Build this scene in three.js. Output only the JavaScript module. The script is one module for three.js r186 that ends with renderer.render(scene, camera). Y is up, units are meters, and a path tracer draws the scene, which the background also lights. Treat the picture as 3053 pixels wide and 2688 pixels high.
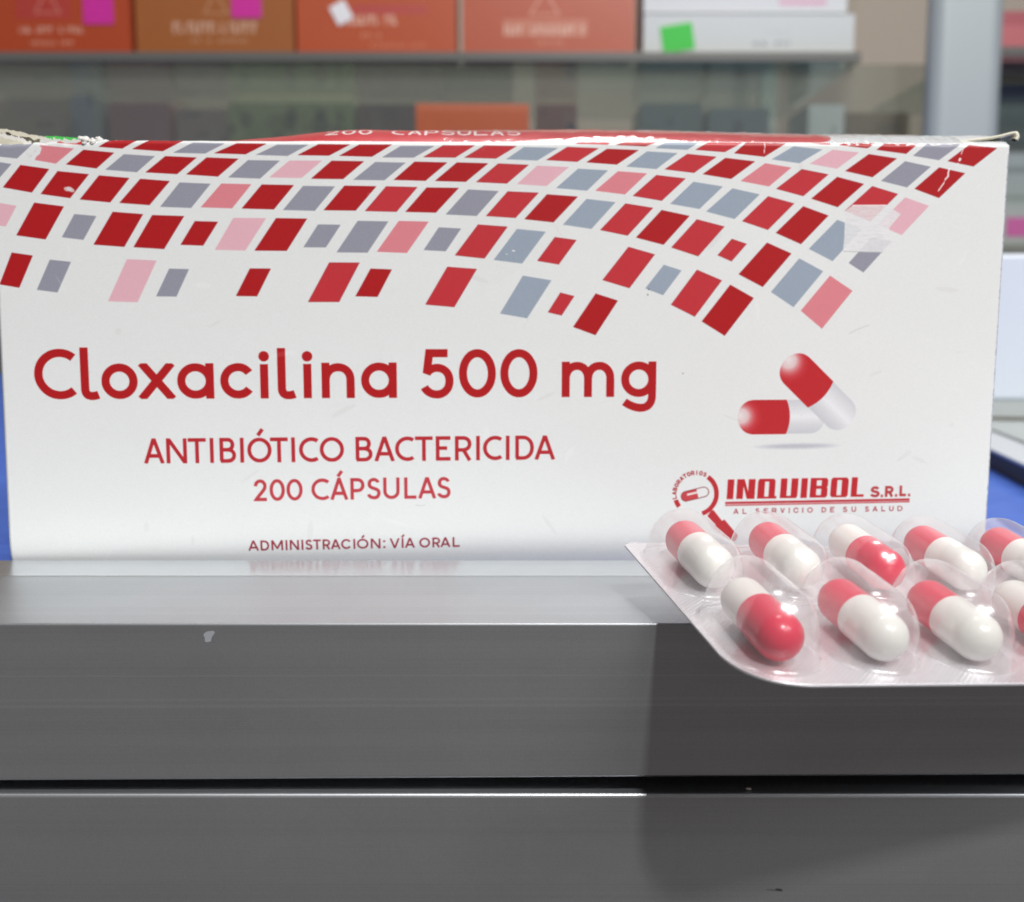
import * as THREE from 'three';
import { mergeGeometries, mergeVertices } from 'three/addons/utils/BufferGeometryUtils.js';
import { RoundedBoxGeometry } from 'three/addons/geometries/RoundedBoxGeometry.js';
import { RectAreaLightUniformsLib } from 'three/addons/lights/RectAreaLightUniformsLib.js';

// ------------------------------------------------------------------ camera, light, exposure
const scene = new THREE.Scene();
scene.background = new THREE.Color(0.108, 0.097, 0.095);
const camera = new THREE.PerspectiveCamera(43.14, 1024 / 902, 0.01, 20);
camera.position.set(0, 0.0513, 0.2325);
camera.rotation.set(-0.12116, 0, 0);
camera.focus = 0.203;
camera.userData.fStop = 20;
const renderer = new THREE.WebGLRenderer({ antialias: true });
renderer.toneMapping = THREE.LinearToneMapping;
renderer.toneMappingExposure = 1;
renderer.shadowMap.enabled = true;
RectAreaLightUniformsLib.init();

const KEY = { dir: new THREE.Vector3(0.2186, 1, 0.69).normalize(), at: new THREE.Vector3(0.03, 0, 0.05), far: 1.8, size: 0.09, power: 930 };
const FILL = { pos: [0.85, 1.15, 1.0], look: [0, 0, 0], w: 0.9, h: 0.35, power: 12 };
const BACK = { pos: [0.17, 1.6, -0.6], look: [0.12, 0.2, -0.95], w: 0.32, h: 0.32, power: 20 };

// ------------------------------------------------------------------ helpers
let seed = 7;
const rnd = () => { seed = (seed * 1664525 + 1013904223) >>> 0; return seed / 4294967296; };
const hash = (x, y) => { let h = Math.imul(x, 374761393) ^ Math.imul(y, 668265263); h = Math.imul(h ^ (h >>> 13), 1274126177); return ((h ^ (h >>> 16)) >>> 0) / 4294967296; };
function noise(x, y) {
  const i = Math.floor(x), j = Math.floor(y), f = x - i, g = y - j, s = f * f * (3 - 2 * f), t = g * g * (3 - 2 * g);
  return THREE.MathUtils.lerp(THREE.MathUtils.lerp(hash(i, j), hash(i + 1, j), s), THREE.MathUtils.lerp(hash(i, j + 1), hash(i + 1, j + 1), s), t) * 2 - 1;
}
const fbm = (x, y) => noise(x, y) * 0.55 + noise(x * 2.1 + 7, y * 2.1 + 3) * 0.28 + noise(x * 4.3 + 1, y * 4.3 + 9) * 0.17;
const taken = {};
function numbered(name) { const n = taken[name] = (taken[name] ?? -1) + 1; return n ? name + '_' + String(n).padStart(3, '0') : name; }
function tag(o, label, category, group, kind) {
  o.userData.label = label;
  if (category) o.userData.category = category;
  if (group) o.userData.group = group;
  if (kind) o.userData.kind = kind;
  return o;
}
function thing(name, label, category, pos = [0, 0, 0], group) {
  const o = new THREE.Group();
  o.name = numbered(name); o.position.set(...pos); scene.add(o);
  return tag(o, label, category, group);
}
function part(name, geometry, material, parent) {
  const m = new THREE.Mesh(geometry, material);
  m.name = parent === scene ? numbered(name) : name;
  m.castShadow = m.receiveShadow = true;
  parent.add(m);
  return m;
}
function canvas(w, h) { const c = document.createElement('canvas'); c.width = w; c.height = h; return c; }
function canvasMap(c, srgb = true) {
  const t = new THREE.CanvasTexture(c);
  if (srgb) t.colorSpace = THREE.SRGBColorSpace;
  t.wrapS = t.wrapT = THREE.RepeatWrapping;
  t.anisotropy = 8;
  return t;
}
// grey image from a function of pixel (0..1)
function field(w, h, f) {
  const d = new Uint8Array(w * h * 4);
  for (let y = 0; y < h; y++) for (let x = 0; x < w; x++) {
    const v = Math.max(0, Math.min(255, Math.round(f(x, y) * 255))), i = (y * w + x) * 4;
    d[i] = d[i + 1] = d[i + 2] = v; d[i + 3] = 255;
  }
  const t = new THREE.DataTexture(d, w, h);
  t.wrapS = t.wrapT = THREE.RepeatWrapping; t.magFilter = THREE.LinearFilter; t.minFilter = THREE.LinearFilter; t.needsUpdate = true;
  return t;
}
// per-pixel speckle over a canvas: amount in 0..255
function grain(c, amount, sx = 1, sy = 1) {
  const g = c.getContext('2d'), im = g.getImageData(0, 0, c.width, c.height), d = im.data;
  for (let y = 0; y < c.height; y++) for (let x = 0; x < c.width; x++) {
    const n = (hash(Math.floor(x / sx), Math.floor(y / sy)) - 0.5) * amount, i = (y * c.width + x) * 4;
    d[i] += n; d[i + 1] += n; d[i + 2] += n;
  }
  g.putImageData(im, 0, 0);
}
// a sheet from a function (i, j in 0..1) -> [x, y, z, u, v]
function sheet(nx, ny, f) {
  const p = [], uv = [], id = [];
  for (let j = 0; j <= ny; j++) for (let i = 0; i <= nx; i++) { const q = f(i / nx, j / ny); p.push(q[0], q[1], q[2]); uv.push(q[3], q[4]); }
  for (let j = 0; j < ny; j++) for (let i = 0; i < nx; i++) { const a = j * (nx + 1) + i, b = a + 1, c = a + nx + 1, d = c + 1; id.push(a, b, d, a, d, c); }
  const g = new THREE.BufferGeometry();
  g.setAttribute('position', new THREE.Float32BufferAttribute(p, 3));
  g.setAttribute('uv', new THREE.Float32BufferAttribute(uv, 2));
  g.setIndex(id);
  g.computeVertexNormals();
  return g;
}
const mm = 0.001;

// ------------------------------------------------------------------ lamps (all above and in front, out of the frame)
function lamp(name, label, L, w, h, pos, look, color) {
  const t = thing(name, label, 'lamp', pos);
  t.lookAt(...look);
  const shell = part('lamp_housing', new RoundedBoxGeometry(w + 0.02, h + 0.02, 0.03, 2, 0.006).translate(0, 0, -0.018), new THREE.MeshStandardMaterial({ color: 0xdedede, roughness: 0.5 }), t);
  part('lamp_glow', new THREE.PlaneGeometry(w, h).translate(0, 0, -0.0005), new THREE.MeshStandardMaterial({ color: 0xffffff, emissive: new THREE.Color(...color), emissiveIntensity: 3 }), t);
  const l = new THREE.RectAreaLight(new THREE.Color(...color), L, w, h);
  l.name = name + '_beam';
  l.rotation.y = Math.PI; l.position.z = 0.001;           // a RectAreaLight shines along its -z
  t.add(l);
  return t;
}
const keyPos = KEY.at.clone().addScaledVector(KEY.dir, KEY.far);
lamp('ceiling_lamp', 'small square ceiling lamp above and in front of the counter', KEY.power, KEY.size, KEY.size, keyPos.toArray(), KEY.at.toArray(), [1, 0.985, 0.96]);
lamp('wall_lamp', 'wide white panel lamp on the wall facing the counter', FILL.power, FILL.w, FILL.h, FILL.pos, FILL.look, [0.99, 1, 0.995]);
lamp('panel_lamp', 'square panel lamp on the ceiling before the shelf cabinet', BACK.power, BACK.w, BACK.h, BACK.pos, BACK.look, [1, 1, 0.98]);

// ------------------------------------------------------------------ counter: aluminium rails in front, blue top behind
const streaks = field(1024, 512, (x, y) => 0.5 + 0.2 * (hash(3, y) - 0.5) + 0.22 * noise(x / 260 + hash(9, y) * 40, y * 0.9) + 0.2 * (hash(x, y) - 0.5));
function metalMap(paint, base = '#c5c9cd') {
  const c = canvas(2048, 512), g = c.getContext('2d');
  g.fillStyle = base; g.fillRect(0, 0, 2048, 512);
  for (let y = 0; y < 512; y++) {
    const v = hash(17, y) - 0.5 + 0.8 * noise(4.2, y / 23);
    g.fillStyle = v > 0 ? `rgba(255,255,255,${(v * 0.045).toFixed(3)})` : `rgba(40,38,40,${(-v * 0.045).toFixed(3)})`;
    g.fillRect(0, y, 2048, 1);
  }
  for (let k = 0; k < 420; k++) {                        // short faint draw marks along the rail
    const x = rnd() * 2048, y = rnd() * 512, l = 60 + rnd() * 420;
    g.fillStyle = rnd() > 0.5 ? 'rgba(255,255,255,0.025)' : 'rgba(30,30,34,0.025)';
    g.fillRect(x, y, l, 1);
  }
  for (let k = 0; k < 60; k++) {                         // fingermarks and dull patches
    const x = rnd() * 2048, y = rnd() * 512, r = 20 + rnd() * 80;
    g.fillStyle = rnd() > 0.5 ? 'rgba(230,225,215,0.012)' : 'rgba(70,66,60,0.012)';
    g.beginPath(); g.ellipse(x, y, r * 1.6, r * 0.7, rnd() * 3, 0, 7); g.fill();
  }
  paint?.(g);
  grain(c, 10);
  return canvasMap(c);
}
const RX = 0.3;                                            // half length of the rails built
const metal = (paint, rough = 0.41, base) => new THREE.MeshPhysicalMaterial({ map: metalMap(paint, base), metalness: 0.9, roughness: rough, bumpMap: streaks, bumpScale: 0.000006 });
// sweep a closed [z, y] outline along x; v runs round the outline from its first point (metres / 0.06)
function rail(outline, x0, x1, shift = () => 0) {
  const parts = []; let run = 0;
  const n = outline.length;
  for (let k = 0; k < n; k++) {
    const [z0, y0] = outline[k], [z1, y1] = outline[(k + 1) % n], l = Math.hypot(z1 - z0, y1 - y0), r0 = run;
    parts.push(sheet(24, 1, (i, j) => { const x = x0 + (x1 - x0) * i, z = j ? z1 : z0, y = j ? y1 : y0; return [x, y + shift(x, y), z, (x + 0.13) / 0.26, (r0 + l * j) / 0.06]; }));
    run += l;
  }
  for (const [x, flip] of [[x0, 1], [x1, 0]]) {
    const s = new THREE.ShapeGeometry(new THREE.Shape(outline.map(([z, y]) => new THREE.Vector2(z, y))));
    const p = s.attributes.position;
    for (let k = 0; k < p.count; k++) p.setXYZ(k, x, p.getY(k) + shift(x, p.getY(k)), p.getX(k));
    s.computeVertexNormals();
    parts.push(s);
  }
  return mergeGeometries(parts.map((g) => g.index ? g : g));
}
const counter = thing('display_counter', 'grey aluminium counter edge of two rails with a dark gap between them', 'counter');
{
  const b = 0.00035;
  // front rail: first the front face from bottom to top, then chamfer and top
  const front = [[0.048, -0.0266], [0.048, -b], [0.048 - b * 0.13, -b * 0.5], [0.048 - b * 0.5, -b * 0.13], [0.048 - b, 0], [0.01395, 0], [0.0138, -0.00015], [0.0138, -0.0266], [0.0476, -0.027]];
  const chip = (g) => {
    const X = (x) => (x + 0.13) / 0.26 * 2048, Y = (y) => 512 - (y + 0.0266) / 0.06 * 512;
    g.strokeStyle = 'rgba(220,220,224,0.25)'; g.lineWidth = 1.2;
    for (const [x0, y0, x1, y1] of [[-0.064, -0.0205, -0.0638, -0.0255], [-0.029, -0.004, -0.0291, -0.007], [-0.034, -0.0022, -0.030, -0.0024]]) { g.beginPath(); g.moveTo(X(x0), Y(y0)); g.lineTo(X(x1), Y(y1)); g.stroke(); }
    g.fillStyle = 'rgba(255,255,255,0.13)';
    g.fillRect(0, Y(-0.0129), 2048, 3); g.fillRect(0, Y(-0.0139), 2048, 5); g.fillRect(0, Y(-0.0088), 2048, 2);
  };
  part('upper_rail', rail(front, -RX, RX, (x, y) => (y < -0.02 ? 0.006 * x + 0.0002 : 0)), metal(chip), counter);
  const flake = new THREE.Shape([[-0.0519, -0.0013], [-0.0512, -0.0009], [-0.0498, -0.0008], [-0.0494, -0.0011], [-0.0502, -0.0022], [-0.0504, -0.0030], [-0.0512, -0.0032], [-0.0518, -0.0031], [-0.0518, -0.0022], [-0.0521, -0.0018]].map(([x, y]) => new THREE.Vector2(x, y)));
  part('paint_chip', new THREE.ExtrudeGeometry(flake, { depth: 0.00003, bevelEnabled: false }).translate(0.0506, 0.0012, 0).scale(0.72, 0.8, 1).translate(-0.0502, -0.0016, 0.04801), new THREE.MeshStandardMaterial({ color: 0x9c9fa6, roughness: 0.8 }), counter).userData.label = 'small whitish paint mark near the rail edge';
  part('rear_rail', rail([[0.0136, -0.006], [0.0136, -0.00012], [0.01345, 0], [-0.0004, 0], [-0.0006, -0.0002], [-0.0006, -0.006]], -RX, RX), metal(undefined, 0.28, '#e0e4e7'), counter);
  const spec = (g) => {
    const X = (x) => (x + 0.13) / 0.26 * 2048, Y = (y) => 512 - (y + 0.1) / 0.06 * 512 % 512;
    g.fillStyle = '#77757a';
    g.beginPath(); g.ellipse(X(0.0456), 512 - (((-0.0467 + 0.0826) / 0.06) % 1) * 512, 5, 1.8, 0.15, 0, 7); g.fill();
    g.fillStyle = 'rgba(90,86,86,0.3)';
    g.beginPath(); g.ellipse(X(0.0449), 512 - (((-0.0468 + 0.0826) / 0.06) % 1) * 512, 12, 1.6, 0.1, 0, 7); g.fill();
  };
  part('lower_panel', rail([[0.048, -0.0826], [0.048, -0.0302], [0.0479, -0.0299], [0.0477, -0.0297], [0.0474, -0.0296], [0.012, -0.0296], [0.012, -0.0826]], -RX, RX), metal(spec), counter);
  part('gap_backing', new THREE.BoxGeometry(2 * RX, 0.0022, 0.004).translate(0, -0.0283, 0.02), new THREE.MeshStandardMaterial({ color: 0x0c0c0c, roughness: 0.9 }), counter);
}
tag(part('paper_crumb', new THREE.IcosahedronGeometry(0.0004, 1).scale(1.3, 0.55, 1).translate(0.0403, -0.0293, 0.0465), new THREE.MeshStandardMaterial({ color: 0xd8d2c8, roughness: 0.9 }), scene), 'tiny pale crumb lying in the dark gap between the two rails', 'crumb');

const blueNoise = (() => { const c = canvas(512, 512), g = c.getContext('2d'); g.fillStyle = '#456fd2'; g.fillRect(0, 0, 512, 512); grain(c, 14, 2, 2); return canvasMap(c); })();
const top = part('counter_top', new THREE.BoxGeometry(2.2, 0.02, 0.9).translate(0, -0.0193, -0.4515), new THREE.MeshPhysicalMaterial({ map: blueNoise, roughness: 0.5, clearcoat: 0.1, clearcoatRoughness: 0.3 }), scene);
tag(top, 'blue counter top behind the aluminium edge under the carton', 'counter top', null, 'structure');

// ------------------------------------------------------------------ printing on the carton (millimetres on its front)
const TILES = [
['q',-90.86,85.65,-85.93,85.44,-86.48,84.66,-91.39,85.07],['r',-80.81,85.65,-75.52,85.68,-78.49,83.97,-83.09,84.28],['r',-73.13,85.59,-66.44,85.57,-70.46,83.51,-76.44,83.88],
['g',-64.40,85.25,-58.04,85.12,-62.06,83.06,-68.42,83.19],['r',-55.63,85.13,-49.76,85.10,-53.96,83.00,-60.16,83.17],['g',-47.52,84.95,-41.29,84.95,-45.50,82.71,-51.89,82.88],
['r',-39.20,85.07,-32.95,85.04,-37.17,82.83,-43.41,82.90],['r',-30.98,85.05,-24.43,85.10,-28.51,82.68,-35.02,82.81],['g',-22.62,84.84,-15.80,84.88,-20.02,82.52,-26.49,82.52],
['q',-14.05,84.99,-7.63,85.03,-11.61,82.61,-18.03,82.64],['q',-5.63,85.01,0.88,84.92,-3.28,82.45,-9.68,82.59],['b',2.47,84.76,9.43,84.63,5.19,82.09,-1.23,82.29],
['q',11.30,84.81,17.68,84.58,13.37,81.89,7.07,82.20],['r',19.52,84.48,25.96,84.28,21.51,81.39,15.32,81.80],['b',27.74,84.05,34.06,83.75,29.72,80.50,23.47,80.98],
['q',36.10,83.56,42.10,83.04,37.53,79.81,31.49,80.48],['r',44.01,82.81,50.15,82.15,45.30,78.63,39.41,79.55],['s',52.33,81.81,57.84,80.97,53.25,77.10,47.26,78.19],
['q',60.03,80.64,65.61,79.61,60.49,75.20,54.82,76.65],['r',67.52,79.10,73.14,77.72,67.84,73.01,62.25,74.68],['q',74.98,77.27,80.42,75.71,74.89,70.13,69.44,72.24],
['k',82.02,75.05,87.16,73.30,81.61,67.31,76.38,69.43],['q',13.95,85.93,20.32,85.97,19.55,85.35,12.99,85.51],['r',23.16,85.99,29.92,86.03,27.44,85.09,21.40,85.29],
['b',31.76,86.03,38.56,86.01,36.08,84.40,29.46,84.70],['q',40.71,86.09,47.71,86.07,43.81,84.03,37.80,84.44],['r',48.43,86.04,56.54,85.85,52.11,83.14,45.86,83.80],
['b',58.18,85.27,64.24,84.68,59.45,81.86,53.64,82.59],['k',66.35,84.62,71.92,84.10,67.39,80.78,61.66,81.76],['r',74.00,83.76,79.86,82.92,74.91,79.14,69.22,80.34],
['g',81.71,82.40,87.16,81.31,82.30,77.06,76.76,78.37],['r',88.96,81.15,94.45,80.01,89.18,74.97,83.96,76.79],['q',61.96,86.02,65.94,85.94,65.77,85.70,64.03,85.72],
['r',69.01,86.14,75.55,86.11,73.59,84.98,67.76,85.57],['r',77.55,86.12,84.36,86.03,81.83,83.91,75.60,84.68],['g',86.29,86.04,93.35,85.95,88.82,82.62,83.30,83.50],
['r',95.08,85.75,100.98,85.15,96.21,81.43,90.73,82.46],['g',-101.55,85.34,-95.99,84.87,-99.36,81.88,-104.76,82.39],['s',-94.65,84.54,-88.04,83.91,-91.76,80.91,-97.16,81.83],
['r',-86.18,83.65,-80.17,83.11,-83.78,80.04,-89.72,80.79],['g',-78.19,82.85,-72.04,82.49,-75.77,79.30,-82.02,79.78],['r',-69.98,82.50,-63.81,82.26,-67.77,79.01,-73.98,79.31],
['r',-61.74,82.28,-55.44,82.07,-59.62,78.57,-65.88,78.95],['g',-53.48,81.85,-47.08,81.78,-51.15,78.17,-57.55,78.38],['k',-45.17,81.79,-38.57,81.83,-42.82,78.32,-49.34,78.42],
['r',-36.67,81.78,-30.16,81.71,-34.41,78.19,-40.82,78.23],['g',-27.83,81.62,-21.68,81.52,-26.03,77.96,-32.39,78.03],['r',-19.86,81.70,-13.30,81.57,-17.68,77.93,-24.10,78.07],
['r',-11.26,81.58,-4.93,81.44,-9.46,77.77,-15.68,77.91],['q',-2.82,81.42,3.36,81.18,-1.06,77.46,-7.31,77.71],['k',5.12,81.05,11.68,80.81,7.09,76.98,0.99,77.33],
['b',13.56,80.51,19.74,80.20,15.44,76.09,9.04,76.58],['s',21.81,80.04,27.81,79.62,23.29,75.36,17.11,76.09],['q',29.77,79.28,35.76,78.62,30.93,74.14,24.97,75.09],
['b',37.46,78.00,43.60,77.05,38.83,72.47,32.69,73.50],['b',45.60,76.71,51.34,75.51,46.21,70.46,40.21,71.95],['q',53.12,75.10,58.61,73.68,53.24,68.29,47.85,70.04],
['r',60.55,73.09,65.89,71.23,60.32,65.40,54.96,67.66],['b',67.82,70.39,73.12,68.53,67.13,61.86,61.99,64.41],['g',75.20,66.76,79.57,66.06,73.75,59.54,70.56,61.50],
['g',-105.82,81.61,-100.50,80.79,-103.31,77.73,-108.35,78.72],['r',-98.75,80.57,-93.17,79.82,-96.81,75.22,-102.38,76.21],['r',-91.49,79.42,-85.37,78.85,-89.28,74.16,-95.01,74.95],
['r',-83.33,78.62,-77.36,78.14,-81.33,73.34,-87.30,73.90],['r',-75.13,77.98,-69.30,77.57,-73.51,72.83,-79.44,73.25],['g',-67.31,77.34,-61.11,77.10,-65.17,72.28,-71.38,72.49],
['s',-58.97,77.17,-52.92,77.07,-56.94,72.21,-63.27,72.39],['r',-50.84,76.97,-44.42,76.90,-48.53,72.07,-54.96,72.22],['g',-42.51,76.78,-36.06,76.70,-40.24,71.79,-46.69,71.94],
['r',-34.15,76.82,-27.72,76.74,-31.96,71.89,-38.40,71.94],['q',-25.69,76.75,-19.38,76.61,-23.65,71.69,-30.04,71.80],['r',-17.45,76.55,-10.94,76.48,-15.63,71.54,-21.79,71.69],
['g',-9.00,76.21,-2.72,75.93,-7.26,70.88,-13.62,71.17],['q',-0.88,75.84,5.42,75.59,0.71,70.53,-5.31,70.89],['r',7.20,75.28,13.49,74.86,8.54,69.68,2.59,70.29],
['b',15.35,74.42,21.34,73.78,16.40,68.34,10.50,69.20],['q',23.42,73.51,29.12,72.66,23.93,67.03,18.26,68.14],['r',30.96,72.21,36.73,71.04,31.43,65.19,25.73,66.62],
['q',38.33,70.36,44.08,68.90,38.73,62.83,33.12,64.62],['q',45.73,66.39,48.84,65.37,45.76,61.81,42.83,63.05],['r',53.13,65.63,58.30,63.41,52.46,56.54,47.36,59.14],
['b',60.04,62.45,65.18,59.78,59.11,52.31,54.21,55.47],['s',66.68,58.89,71.57,55.73,65.32,47.83,60.67,51.59],['k',-104.23,73.25,-99.94,72.55,-102.27,68.47,-106.51,68.87],
['r',-96.40,73.18,-90.62,72.45,-94.53,65.93,-100.24,66.73],['g',-88.57,70.99,-84.19,70.59,-86.98,65.84,-91.25,66.35],['r',-80.89,71.43,-74.89,70.97,-78.87,64.49,-84.95,64.92],
['r',-73.00,70.81,-66.68,70.62,-70.90,64.06,-76.97,64.42],['r',-64.50,69.63,-59.90,69.51,-63.00,64.77,-67.50,64.93],['k',-56.75,70.32,-50.14,70.27,-54.50,63.79,-60.66,63.91],
['r',-48.12,70.28,-41.88,70.20,-46.12,63.77,-52.58,63.79],['g',-39.63,69.10,-35.05,69.01,-38.15,64.42,-42.71,64.47],['g',-31.58,69.82,-25.33,69.74,-29.67,63.39,-36.00,63.45],
['s',-23.22,69.85,-17.09,69.70,-21.63,63.34,-27.80,63.57],['g',-15.05,68.56,-10.46,68.33,-13.67,63.71,-18.20,63.94],['q',-6.98,69.14,-0.96,68.71,-5.69,62.29,-11.73,62.91],
['b',1.00,68.29,6.94,67.75,2.07,61.25,-3.81,61.98],['q',8.84,66.64,13.30,66.06,9.65,61.09,5.25,61.82],['q',24.14,64.68,29.63,63.17,24.42,56.26,18.82,57.92],
['b',31.57,61.06,35.31,59.90,31.49,54.77,27.74,56.19],['q',38.53,60.02,43.78,57.85,38.25,50.37,33.22,52.84],['r',45.62,56.96,50.59,54.21,44.66,46.40,39.77,49.36],
['r',-101.35,63.23,-97.27,62.65,-100.23,56.25,-104.08,56.90],['g',-93.87,61.86,-89.66,61.42,-92.63,55.28,-96.75,55.80],['k',-78.45,62.00,-72.47,61.73,-76.61,53.30,-82.58,53.48],
['g',-70.00,60.11,-66.00,60.01,-68.74,54.43,-72.84,54.49],['r',-53.66,60.13,-49.46,60.11,-52.37,54.54,-56.61,54.61],['q',-37.52,61.38,-31.36,61.36,-35.66,53.39,-41.97,53.39],
['r',-29.09,60.14,-24.78,59.97,-27.76,54.45,-32.25,54.55],['q',-13.34,60.55,-7.30,60.11,-11.97,52.34,-17.91,52.87],['b',2.25,58.78,8.16,57.84,3.12,50.03,-2.51,50.99],
['q',10.04,55.29,12.91,54.58,10.31,50.63,7.47,51.27],['r',17.41,55.12,22.00,53.66,17.41,46.56,12.77,48.24]];
const TITLE = [['C',-98.11,33.48,-89.52,43.83],['l',-88.78,33.49,-84.87,44.10],['o',-84.59,33.50,-77.24,40.81],['x',-77.07,33.51,-69.59,40.83],['a',-69.17,33.52,-61.67,40.84],['c',-60.36,33.53,-53.72,40.85],['i',-52.77,33.53,-49.90,43.31],['l',-48.59,33.54,-44.69,43.94],['i',-43.88,33.55,-41.01,43.30],['n',-39.54,33.55,-32.75,40.89],['a',-31.39,33.57,-24.00,40.90],['5',-19.12,33.58,-12.23,43.66],['0',-11.08,33.59,-3.39,43.64],['0',-2.45,33.60,5.31,43.62],['m',10.42,33.62,21.46,40.98],['g',22.93,30.84,30.33,41.00]], LINE2 = [['A',-76.57,20.04,-72.33,25.27],['N',-71.91,20.06,-67.69,25.28],['T',-67.44,20.08,-63.75,25.30],['I',-62.97,20.09,-62.16,25.31],['B',-60.95,20.11,-57.61,25.32],['I',-56.75,20.12,-55.93,25.33],['Ó',-55.22,20.13,-50.23,25.34],['T',-50.48,20.15,-46.84,25.35],['I',-46.16,20.16,-45.30,25.36],['C',-44.51,20.18,-40.40,25.37],['O',-40.22,20.20,-35.20,25.38],['B',-32.77,20.23,-29.29,25.40],['A',-28.89,20.25,-24.61,25.42],['C',-24.53,20.27,-20.46,25.43],['T',-20.35,20.28,-16.67,25.44],['E',-16.02,20.30,-12.95,25.46],['R',-12.00,20.32,-8.53,25.47],['I',-7.59,20.33,-6.75,25.48],['C',-6.10,20.35,-2.00,25.49],['I',-1.31,20.36,-0.51,25.50],['D',0.69,20.38,4.62,25.51],['A',4.73,20.39,9.11,25.52]], LINE3 = [['2',-54.17,11.96,-51.30,16.56],['0',-50.84,11.99,-47.68,16.59],['0',-47.32,12.02,-43.99,16.61],['C',-42.15,12.07,-38.34,16.65],['Á',-38.24,12.10,-34.46,16.67],['P',-33.99,12.14,-31.11,16.70],['S',-30.56,12.17,-27.71,16.72],['U',-27.13,12.20,-23.70,16.75],['L',-22.72,12.23,-20.18,16.77],['A',-19.82,12.26,-16.01,16.80],['S',-15.83,12.29,-13.00,16.82]], LINE4 = [['A',-55.68,1.28,-53.45,3.50],['D',-53.08,1.30,-51.28,3.52],['M',-50.81,1.33,-48.40,3.54],['I',-47.86,1.35,-47.46,3.56],['N',-46.95,1.37,-45.04,3.57],['I',-44.50,1.38,-44.14,3.59],['S',-43.70,1.40,-42.26,3.60],['T',-42.04,1.41,-40.45,3.61],['R',-40.05,1.43,-38.49,3.63],['A',-38.35,1.45,-36.32,3.65],['C',-36.18,1.48,-34.18,3.67],['I',-33.60,1.49,-33.20,3.68],['Ó',-32.84,1.51,-30.44,3.70],['N',-29.93,1.54,-27.90,3.72],[':',-27.32,1.56,-26.88,3.74],['V',-25.94,1.58,-23.83,3.76],['Í',-23.43,1.60,-23.02,3.77],['A',-22.73,1.62,-20.62,3.79],['O',-19.67,1.65,-17.41,3.82],['R',-16.90,1.67,-15.29,3.84],['A',-15.22,1.69,-13.10,3.85],['L',-12.63,1.72,-11.13,3.88]];
const BRAND = [['I',45.89,11.60,47.49,15.87],['N',47.95,11.64,52.06,15.90],['Q',52.45,11.69,56.81,15.95],['U',57.38,11.75,61.33,16.00],['I',61.83,11.78,63.38,16.03],['B',63.82,11.82,67.80,16.07],['O',68.28,11.87,72.26,16.11],['L',72.75,11.92,75.76,16.16]], SRL = [['S',77.00,11.80,79.07,14.16],['.',79.35,11.84,79.84,14.19],['R',80.24,11.88,82.11,14.23],['.',82.46,11.92,82.95,14.26],['L',83.40,11.95,84.84,14.28],['.',85.29,11.99,85.78,14.31]], SLOGAN = [['A',47.43,8.40,48.53,9.52],['L',49.41,8.41,50.27,9.54],['S',52.18,8.44,53.06,9.57],['E',54.01,8.46,54.89,9.58],['R',55.75,8.48,56.77,9.60],['V',57.61,8.50,58.53,9.62],['I',59.46,8.51,59.59,9.63],['C',60.43,8.52,61.54,9.65],['I',62.40,8.54,62.53,9.66],['O',63.46,8.55,64.64,9.68],['D',66.58,8.58,67.56,9.70],['E',68.42,8.60,69.33,9.72],['S',71.19,8.63,72.13,9.75],['U',73.08,8.65,74.04,9.77],['S',76.01,8.68,76.90,9.79],['A',77.70,8.70,78.77,9.81],['L',79.61,8.71,80.44,9.83],['U',81.33,8.73,82.26,9.84],['D',83.13,8.75,84.23,9.86]];
const BARS = [45.60,11.04,85.69,11.49,85.71,11.00,45.61,10.55,45.61,10.40,85.72,10.85,85.73,10.62,45.62,10.16];
const HANDLE = [43.19,9.20,44.99,6.95,45.53,7.22,48.51,3.73,48.20,2.65,47.40,2.15,43.34,5.61,43.67,6.08,41.81,8.00,42.72,9.28];
const INK = { r: '#b0151b', q: '#c4323a', g: '#9697a5', b: '#9ba7b7', k: '#e6b4c0', s: '#de858f' };
const PK = 2048 / 212, PX = (u) => (u + 106) * PK, PY = (v) => (90 - v) * PK;

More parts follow.
